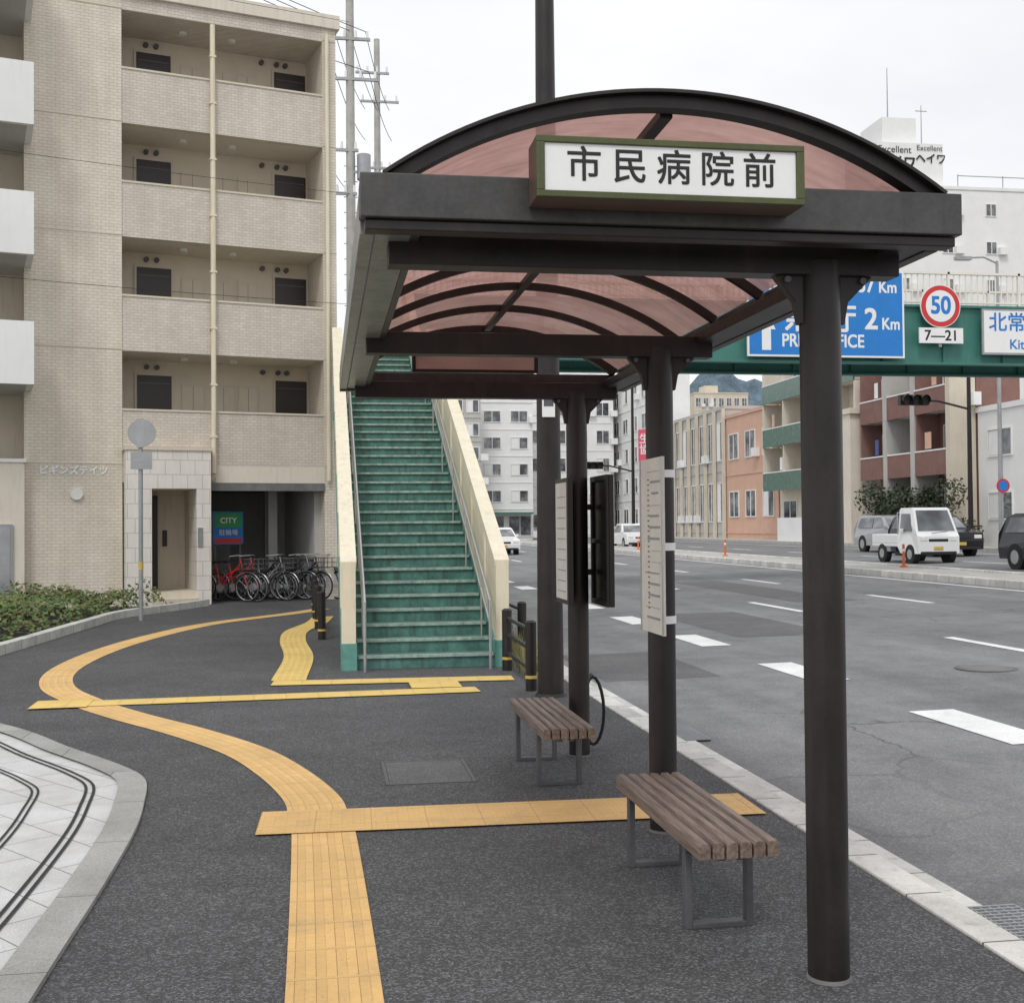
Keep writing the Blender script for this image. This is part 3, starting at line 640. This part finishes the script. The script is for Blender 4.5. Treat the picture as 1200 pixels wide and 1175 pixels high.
# ------------------------------------------------------------------ sign on left (seen from back)
g=MB("traffic_sign"); px,py=-3.12,21.5
g.cyl((px,py,0),(px,py,3.5),.038,.038,'galv',14); g.cyl((px+.03,py-.05,3.25),(px+.03,py-.065,3.25),.24,.24,'signback',30); g.box(px-.06,px+.06,py-.066,py-.03,3.0,3.5,'galv')
g.box(px-.16,px+.2,py-.06,py-.045,2.62,2.92,'signback'); g.box(px-.12,px+.12,py-.063,py-.061,2.75,2.79,'galv'); g.cyl((px,py,.88),(px,py,1.02),.042,.042,'yellowband',14,False); g.build()
def upole(x,y,h,arms,tr=True):
    g=MB("utility_pole"); g.cyl((x,y,-.1),(x,y,h),.19,.12,'conc',18)
    for (z,l,off) in arms:
        g.box(x-l/2+off,x+l/2+off,y-.14,y-.06,z,z+.09,'galv')
        for i in range(4): xx=x+off-l/2+.1+(l-.2)*i/3; g.cyl((xx,y-.1,z+.09),(xx,y-.1,z+.32),.05,.035,'wallwhite',8)
    if tr: g.cyl((x+.42,y-.1,h*.62),(x+.42,y-.1,h*.62+.8),.22,.22,'galv',16); g.box(x+.1,x+.5,y-.12,y-.08,h*.62+.2,h*.62+.28,'galv')
    for i in range(16): zz=h*.3+i*.5; g.box(x-.22,x+.22,y-.01,y+.01,zz,zz+.025,'galv')
    g.build()
upole(.95,38.5,20.5,[(17.2,1.3,0),(15.9,1.6,.1),(13.6,1.5,-.5),(12.2,1.0,-.3)]); upole(2.35,50,22,[(20.5,1.4,-.2),(19.3,1.6,.1),(16.5,1.2,0)],False)
g=MB("overhead_wires")
def wire(a,b,sag,r=.012):
    a=Vector(a);b=Vector(b); g.tube([a.lerp(b,i/14)-Vector((0,0,sag*4*(i/14)*(1-i/14))) for i in range(15)],r,'rubber',5)
for k,(z,dx) in enumerate(((17.5,-.5),(17.5,0),(17.5,.5),(16.2,-.5),(16.2,.6),(13.9,-1))):
    wire((.95+dx,38.4,z),(2.35+dx,49.9,z+1.5),.3); wire((.95+dx,38.4,z),(-16+dx,18,z+1.0-k*.2),.9)
for z0,z1_ in ((11.1,12.1),(8.0,8.5),(5.95,6.2)): wire((-14,17,z0),(.6,24.9,z1_),.15,.005)
g.build()
# ------------------------------------------------------------------ distant buildings
TX=lambda y1: Matrix(((0,1,0,30.),(-1,0,0,y1),(0,0,1,.3),(0,0,0,1)))
TF=lambda x,y,z=.0: Matrix.Translation((x,y,z))
def bld(name,w,h,depth,floors,bays,wall,winw=.55,winh=.5,bal=None,trim=None,z0=0.6,shop=False,frame='wallwhite',sill=True,pent=True):
    g=MB(name); g.box(0,w,0,depth,-.5,h,wall); fh=(h-z0)/floors; bw=w/bays
    g.box(-.08,w+.08,-.08,depth+.08,h,h+.25,trim or wall)
    if pent: g.box(w*.3,w*.55,depth*.3,depth*.6,h+.25,h+2.0,wall)
    for f in range(floors):
        zb=z0+f*fh
        for b in range(bays):
            cx=(b+.5)*bw; a,c=cx-bw*winw/2,cx+bw*winw/2; lo,hi=zb+fh*(.5-winh/2)-.05,zb+fh*(.5+winh/2)-.05
            if f==0 and shop: lo,hi=.5,z0+fh*.72; a,c=cx-bw*.4,cx+bw*.4
            if bal and f>0: lo=zb+.15; hi=zb+fh*.78
            g.box(a,c,-.03,-.002,lo,hi,'glass')
            e=.07
            for q in ((a-e,a,lo-e,hi+e),(c,c+e,lo-e,hi+e),(a,c,hi,hi+e),(a,c,lo-e,lo),((a+c)/2-.03,(a+c)/2+.03,lo,hi)): g.box(q[0],q[1],-.07,-.003,q[2],q[3],frame)
            if random.random()<.35: g.box(a+.02,(a+c)/2-.04,-.035,-.0305,lo+.02,hi-.02,'wallwhite')
            if random.random()<.3: g.box(c+.15,c+.15+.7,-.4,-.004,lo-.1,lo+.5,'wallwhite')
        if bal and f>0:
            g.box(.3,w-.3,-1.25,-.002,zb-.02,zb+.13,trim or wall)
            g.box(.3,w-.3,-1.3,-1.2,zb-.1,zb+1.05,bal)
            g.box(.3,w-.3,-1.32,-1.18,zb+1.05,zb+1.12,frame)
            for b in range(0,bays+1): xx=.3+(w-.6)*b/bays; g.box(xx-.06,xx+.06,-1.25,-.002,zb+.13,zb+fh-.1,wall)
            for _ in range(3): xx=random.uniform(.6,w-1.2); g.box(xx,xx+random.uniform(.3,.6),-1.15,-1.13,zb+1.2,zb+2.0,random.choice(('wallwhite','wallwhite','bluep','salmon','wallgrey')))
        elif sill: g.box(0,w,-.05,-.001,zb-.06,zb+.02,trim or wall)
    return g
g=bld("white_shop_building",11,6.3,8,2,3,'wallwhite',.5,.4,sill=False); g.build(TX(51.2))
g=bld("brick_apartment_building",9.7,9.6,2.2,3,3,'brickred',.75,.62,bal='brickred',trim='wallwhite',pent=False); g.box(3,3.4,-1.34,-.05,-.3,9.6,'wallgrey'); g.box(9.3,9.7,-1.34,-.05,-.3,9.6,'beige'); g.box(5.9,6.3,-1.34,-.05,-.3,9.6,'wallgrey'); g.build(TX(61))
g=bld("cream_apartment_building",14.3,12.0,8,4,4,'creamwall',.6,.5,bal='greenglass',trim='creamwall'); g.box(11.8,14.2,-1.6,-.05,-.3,7.2,'creamwall'); g.box(11.6,14.4,-1.7,-.05,7.2,7.5,'creamwall'); g.box(5,11,-2.2,-2,-.3,1.6,'wallwhite'); g.build(TX(75.5))
g=bld("salmon_house",10.3,9.1,8,2,3,'salmon',.55,.42,pent=False); g.build(TX(86.1))
g=bld("beige_office_building",13,9.9,8,2,6,'wallgrey',.6,.62,pent=False); 
for i in range(7): g.box(i*2.16-.0,i*2.16+.25,-.3,-.08,-.3,9.9,'beige')
g.build(TX(99.3))
g=bld("white_apartment_block",50,15.5,1.6,5,14,'wallwhite',.5,.45,pent=False); g.box(18,30,-.2,-.1,15.7,19,'wallwhite'); g.build(TX(150))
Tf=TF(14.6,112); g=bld("white_office_building",5.2,13.2,9,5,2,'wallwhite',.6,.4,shop=True); g.box(.2,5,-1.3,0-.08,2.6,2.8,'greenglass'); g.build(Tf)
Tf=TF(8.4,108); g=bld("grey_office_building",5.9,13.6,9,6,4,'wallgrey',.7,.5); g.build(Tf)
Tf=TF(20.2,118); g=bld("white_office_building",9,17.5,9,6,4,'wallwhite',.55,.45); g.build(Tf)
Tf=TF(2.4,125); g=bld("beige_office_building",5.5,15,9,5,3,'beige',.55,.45); g.build(Tf)
Tf=TF(72,225); g=bld("brown_apartment_block",11,27,12,8,7,'beige',.6,.5); g.build(Tf)
Tf=TF(44.6,90); g=bld("white_hotel_tower",23,28.6,14,9,6,'wallwhite',.22,.3,sill=False,pent=False)
g.box(.2,6.0,1,7,28.86,32.6,'wallwhite'); g.box(1.2,4.2,2,6,32.6,35,'wallwhite'); g.cyl((2.2,3,35),(2.2,3,39.5),.06,.03,'galv',8); g.cyl((5.2,3,32.6),(5.2,3,36.5),.05,.03,'galv',8); g.tube([(4.7,3,36),(5.7,3,36)],.04,'galv')
for x in (7,11,15,19): g.cyl((x,.5,28.8),(x,.5,30.0),.04,.04,'galv',6)
g.tube([(7,.5,29.9),(19,.5,29.9)],.04,'galv')
o=g.build(Tf); text("Excellent",o,(1.75,.95,32.0),.80,'black'); text("ヘイワ",o,(1.9,.95,30.9),1.15,'black',bold=.03); text("Excellent",o,(4.8,.93,32.2),.62,'black'); text("ヘイワ",o,(4.9,.92,31.3),.9,'black',bold=.02)
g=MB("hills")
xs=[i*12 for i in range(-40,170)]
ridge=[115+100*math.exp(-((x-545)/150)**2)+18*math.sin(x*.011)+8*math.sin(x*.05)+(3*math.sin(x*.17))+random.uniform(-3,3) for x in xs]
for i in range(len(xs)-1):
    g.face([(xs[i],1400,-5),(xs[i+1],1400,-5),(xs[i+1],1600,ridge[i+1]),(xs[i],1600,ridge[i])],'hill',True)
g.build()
# ------------------------------------------------------------------ vehicles
def car(name,loc,rot,L_,W,H,prof,belt,paint,ins=.16,wins=(),fw=None,rw=None,wheels=(.7,3.0),r=.29,extra=None):
    g=MB(name); hw=W/2
    def hx(z): return hw if z<=belt else hw-ins*(z-belt)/(H-belt)
    n=len(prof); Lv=[(-hx(z),y,z) for y,z in prof]; Rv=[(hx(z),y,z) for y,z in prof]
    g.raw(Lv+Rv,[(i,(i+1)%n,(i+1)%n+n,i+n) for i in range(n)],paint)
    g.raw(Lv,[tuple(range(n-1,-1,-1))],paint); g.raw(Rv,[tuple(range(n))],paint)
    for w in wins:
        for s in (-1,1): 
            q=[(s*(hx(z)+.006),y,z) for y,z in w]; g.face(q if s>0 else q[::-1],'glass')
    def pane(seg,e=.08):
        (ya,za),(yb,zb)=seg; d=Vector((0,yb-ya,zb-za)).normalized(); nn=Vector((0,-d.z,d.y)); 
        if nn.y*(-1 if ya<L_/2 else 1)<0: nn=-nn
        a=Vector((0,ya,za))+d*.06+nn*.008; b=Vector((0,yb,zb))-d*.06+nn*.008
        g.face([(-hx(a.z)+e,a.y,a.z),(hx(a.z)-e,a.y,a.z),(hx(b.z)-e,b.y,b.z),(-hx(b.z)+e,b.y,b.z)],'glass')
    if fw: pane(fw)
    if rw: pane(rw)
    for y in wheels:
        for s in (-1,1):
            g.cyl((s*(hw-.2),y,r),(s*(hw+.004),y,r),r+.05,r+.05,'rubber',20); g.cyl((s*(hw-.18),y,r),(s*(hw+.012),y,r),r,r,'rubber',20); g.cyl((s*(hw),y,r),(s*(hw+.018),y,r),r*.6,r*.6,'silver',14)
    if extra: extra(g,hw)
    for s in (-1,1): g.box(s*(hw+.02)-.07,s*(hw+.02)+.07,prof[0][0]+1.0,prof[0][0]+1.1,belt+.02,belt+.16,paint)
    return g.build(Matrix.Translation(loc)@Matrix.Rotation(rot,4,'Z'),bevel=.03)
def lights(y,z,w=.3,h=.14,k='light'):
    def f(g,hw):
        for s in (-1,1): g.box(s*(hw-.22)-w/2,s*(hw-.22)+w/2,y-.015,y+.05,z,z+h,k)
        g.box(-.17,.17,y-.02,y+.02,.42,.55,'yellowband'); g.box(-hw+.1,hw-.1,y-.012,y+.03,.27,.38,'rubber'); g.box(-.35,.35,y-.012,y+.03,z-.02,z+.08,'rubber')
    return f
def kt(g,hw):
    lights(0,.72,.26,.16)(g,hw)
    g.box(-hw,hw,1.42,3.32,.52,.62,'carwhite'); g.box(-hw,-hw+.04,1.42,3.32,.622,.94,'carwhite'); g.box(hw-.04,hw,1.42,3.32,.622,.94,'carwhite'); g.box(-hw+.042,hw-.042,3.28,3.32,.622,.94,'carwhite')
    for x in (-hw+.03,hw-.03): g.tube([(x,1.45,.94),(x,1.45,1.68)],.02,'silver')
    g.tube([(-hw+.03,1.45,1.68),(hw-.03,1.45,1.68)],.02,'silver'); g.box(-.5,.5,1.5,3.2,.34,.52,'rubber'); g.box(-hw+.02,hw-.02,2.0,2.4,.34,.515,'galv')
    g.tube([(-.25,-.01,.98),(.3,-.03,1.04)],.01,'rubber')
car("pickup_truck",(20.15,36.9,RZ(20.1)+.02),0,3.4,1.48,1.84,[(0,.30),(-.0,.88),(.10,1.0),(.48,1.80),(.62,1.84),(1.32,1.84),(1.40,1.76),(1.40,.5),(1.2,.30)],.98,'carwhite',.10,
    [[(.42,1.05),(1.25,1.05),(1.25,1.64),(.62,1.64)]],((.10,1.0),(.48,1.80)),None,(.55,2.55),.28,kt)
suv=[(0,.28),(-.03,.6),(.02,.92),(.95,1.05),(1.62,1.52),(1.9,1.60),(3.5,1.60),(3.9,1.5),(4.18,1.0),(4.22,.6),(4.15,.28)]
SW=[[(1.35,1.05),(2.35,1.05),(2.35,1.5),(1.72,1.5)],[(2.42,1.05),(3.85,1.05),(3.7,1.48),(2.42,1.5)]]
for (x,y,p) in ((24.6,46.8,'silver'),(20.55,28.4,'cardark'),(23.6,41.5,'cardark')):
    car("sport_utility_vehicle",(x,y,RZ(x)),0,4.2,1.72,1.6,suv,1.0,p,.14,SW,((.95,1.05),(1.62,1.52)),((3.9,1.5),(4.18,1.0)),(.8,3.35),.34,lights(-.02,.68))
sed=[(0,.28),(-.03,.55),(.03,.80),(1.05,.93),(1.75,1.38),(2.1,1.45),(2.9,1.44),(3.6,1.05),(4.3,.95),(4.4,.6),(4.35,.28)]
for (x,y,p) in ((17.9,66,'carwhite'),(9.4,62,'carwhite'),(12.5,92,'cardark')):
    car("sedan_car",(x,y,RZ(x)),0,4.4,1.7,1.45,sed,.93,p,.18,[[(1.45,.97),(2.3,.97),(2.3,1.35),(1.88,1.35)],[(2.37,.97),(3.35,.97),(2.9,1.36),(2.37,1.36)]],((1.05,.93),(1.75,1.38)),((2.9,1.44),(3.6,1.05)),(.8,3.5),.31,lights(-.02,.62))
# ------------------------------------------------------------------ signals, lamps, posts
def signal(name,x,y,h,arm,z):
    g=MB(name); g.cyl((x,y,-.1),(x,y,h),.12,.08,'metal',16); g.tube([(x,y,z-.3),(x-arm*.5,y,z+.05),(x-arm,y,z+.1)],.05,'metal')
    a=x-arm-.3; g.box(a,a+1.35,y-.12,y+.12,z-.15,z+.3,'metal')
    for i in range(3): g.cyl((a+.25+i*.43,y-.13,z+.08),(a+.25+i*.43,y-.35,z+.08),.21,.21,'metal',18,False); g.cyl((a+.25+i*.43,y-.12,z+.08),(a+.25+i*.43,y-.16,z+.08),.19,.19,'rubber',18)
    g.build()
signal("traffic_light",28.3,49,9,3.0,6.85); signal("traffic_light",19.3,73,10.4,3.0,5.2); 
g=MB("street_lamp"); x,y=28.3,46.6; g.cyl((x,y,0),(x,y,12.6),.11,.06,'galv',14); g.tube([(x,y,12.5),(x-.6,y,12.75),(x-1.4,y,12.7)],.04,'galv'); g.box(x-1.9,x-1.2,y-.13,y+.13,12.6,12.74,'galv'); g.build()
for (x,y) in ((16.1,46.5),(16.7,32.6),(16.1,60)):
    g=MB("delineator_post"); z=RZ(x)+.14; g.cyl((x,y,z-.05),(x,y,z+.05),.13,.1,'orange',14); g.cyl((x,y,z),(x,y,z+.66),.042,.038,'orange',12); g.cyl((x,y,z+.45),(x,y,z+.53),.045,.045,'white',12,False); g.build()
g=MB("shop_sign"); g.box(28.9,29.9,107,107.3,7.3,10.3,'pink'); g.box(29.9,30.05,107.1,107.2,8,9.8,'galv'); o=g.build(); text("生\n協",o,(29.4,106.98,8.9),1.0,'white',bold=.02)
g=MB("shop_sign"); g.box(25,26.3,128,128.2,9.5,12.5,'redp'); g.box(25.1,26.2,127.95,127.99,11,12.3,'bluesign'); g.cyl((25.6,128.1,0),(25.6,128.1,9.5),.12,.12,'galv',10); g.build()
g=MB("traffic_sign"); x,y=26.9,44.2; g.cyl((x,y,0),(x,y,3.4),.05,.05,'galv',10); g.cyl((x,y-.06,3.0),(x,y-.09,3.0),.28,.28,'redp',24); g.cyl((x,y-.091,3.0),(x,y-.10,3.0),.20,.20,'bluesign',24); g.build()
g=MB("shrub"); 
cl=[(Vector((28.6+random.uniform(-.6,.8),random.uniform(50.0,58.5),random.uniform(.8,2.9))),random.uniform(.5,.95)) for _ in range(30)]
def sf():
    c,r=random.choice(cl); n=Vector((random.gauss(0,1),random.gauss(0,1),random.gauss(0,1))).normalized(); return c+n*r*random.uniform(.6,1.1),n
leaves(g,sf,12000,.06,.13,'leafd')
for c,r in cl[:10]: g.cyl((28.7,c.y,.3),(c.x,c.y,c.z),.05,.02,'brownpl',6)
g.build()
# ------------------------------------------------------------------ sky & light
w=bpy.data.worlds.new("World"); S.world=w; w.use_nodes=True; nt=w.node_tree; bg=nt.nodes['Background']
class WN(NT):
    def __init__(s): s.nt=nt; s.n=nt.nodes; s.l=nt.links
W=WN(); el,az=math.radians(52),math.radians(205)
sky=W.new("ShaderNodeTexSky",sky_type='NISHITA'); sky.sun_disc=False; sky.sun_elevation=el; sky.sun_rotation=az
tc=W.new("ShaderNodeTexCoord"); cn=W.noise(W.mapping(tc.outputs['Generated'],(1,1,2.2)),2.2,6,.55)
cloud=W.ramp(cn,[(.3,(.82,.83,.85)),(.62,(.97,.975,.98))])
cl_=W.mix(1.,cloud,(9.6,9.6,9.7,1),'MULTIPLY')
res=W.mix(.93,sky.outputs[0],cl_); W.l.new(res,bg.inputs[0]); bg.inputs[1].default_value=.116
sd=bpy.data.lights.new("sun",'SUN'); sd.energy=1.3; sd.angle=math.radians(16); sd.color=(1,.98,.94)
so=bpy.data.objects.new("sun",sd); COL.objects.link(so)
dirv=Vector((math.sin(az)*math.cos(el),math.cos(az)*math.cos(el),math.sin(el)))
so.rotation_euler=dirv.to_track_quat('Z','Y').to_euler(); so.location=(0,0,30)
# ------------------------------------------------------------------ camera
cd=bpy.data.cameras.new("camera"); cd.lens=42; cd.sensor_width=36; cd.sensor_fit='HORIZONTAL'; cd.clip_end=6000
co=bpy.data.objects.new("camera",cd); COL.objects.link(co)
R3=Matrix.Rotation(-math.atan(222/1400),3,'Z')@Matrix.Rotation(pi/2+math.atan(27.5/1400),3,'X')@Matrix.Rotation(math.radians(-.5),3,'Z')
co.matrix_world=Matrix.Translation((0,0,1.6))@R3.to_4x4(); S.camera=co
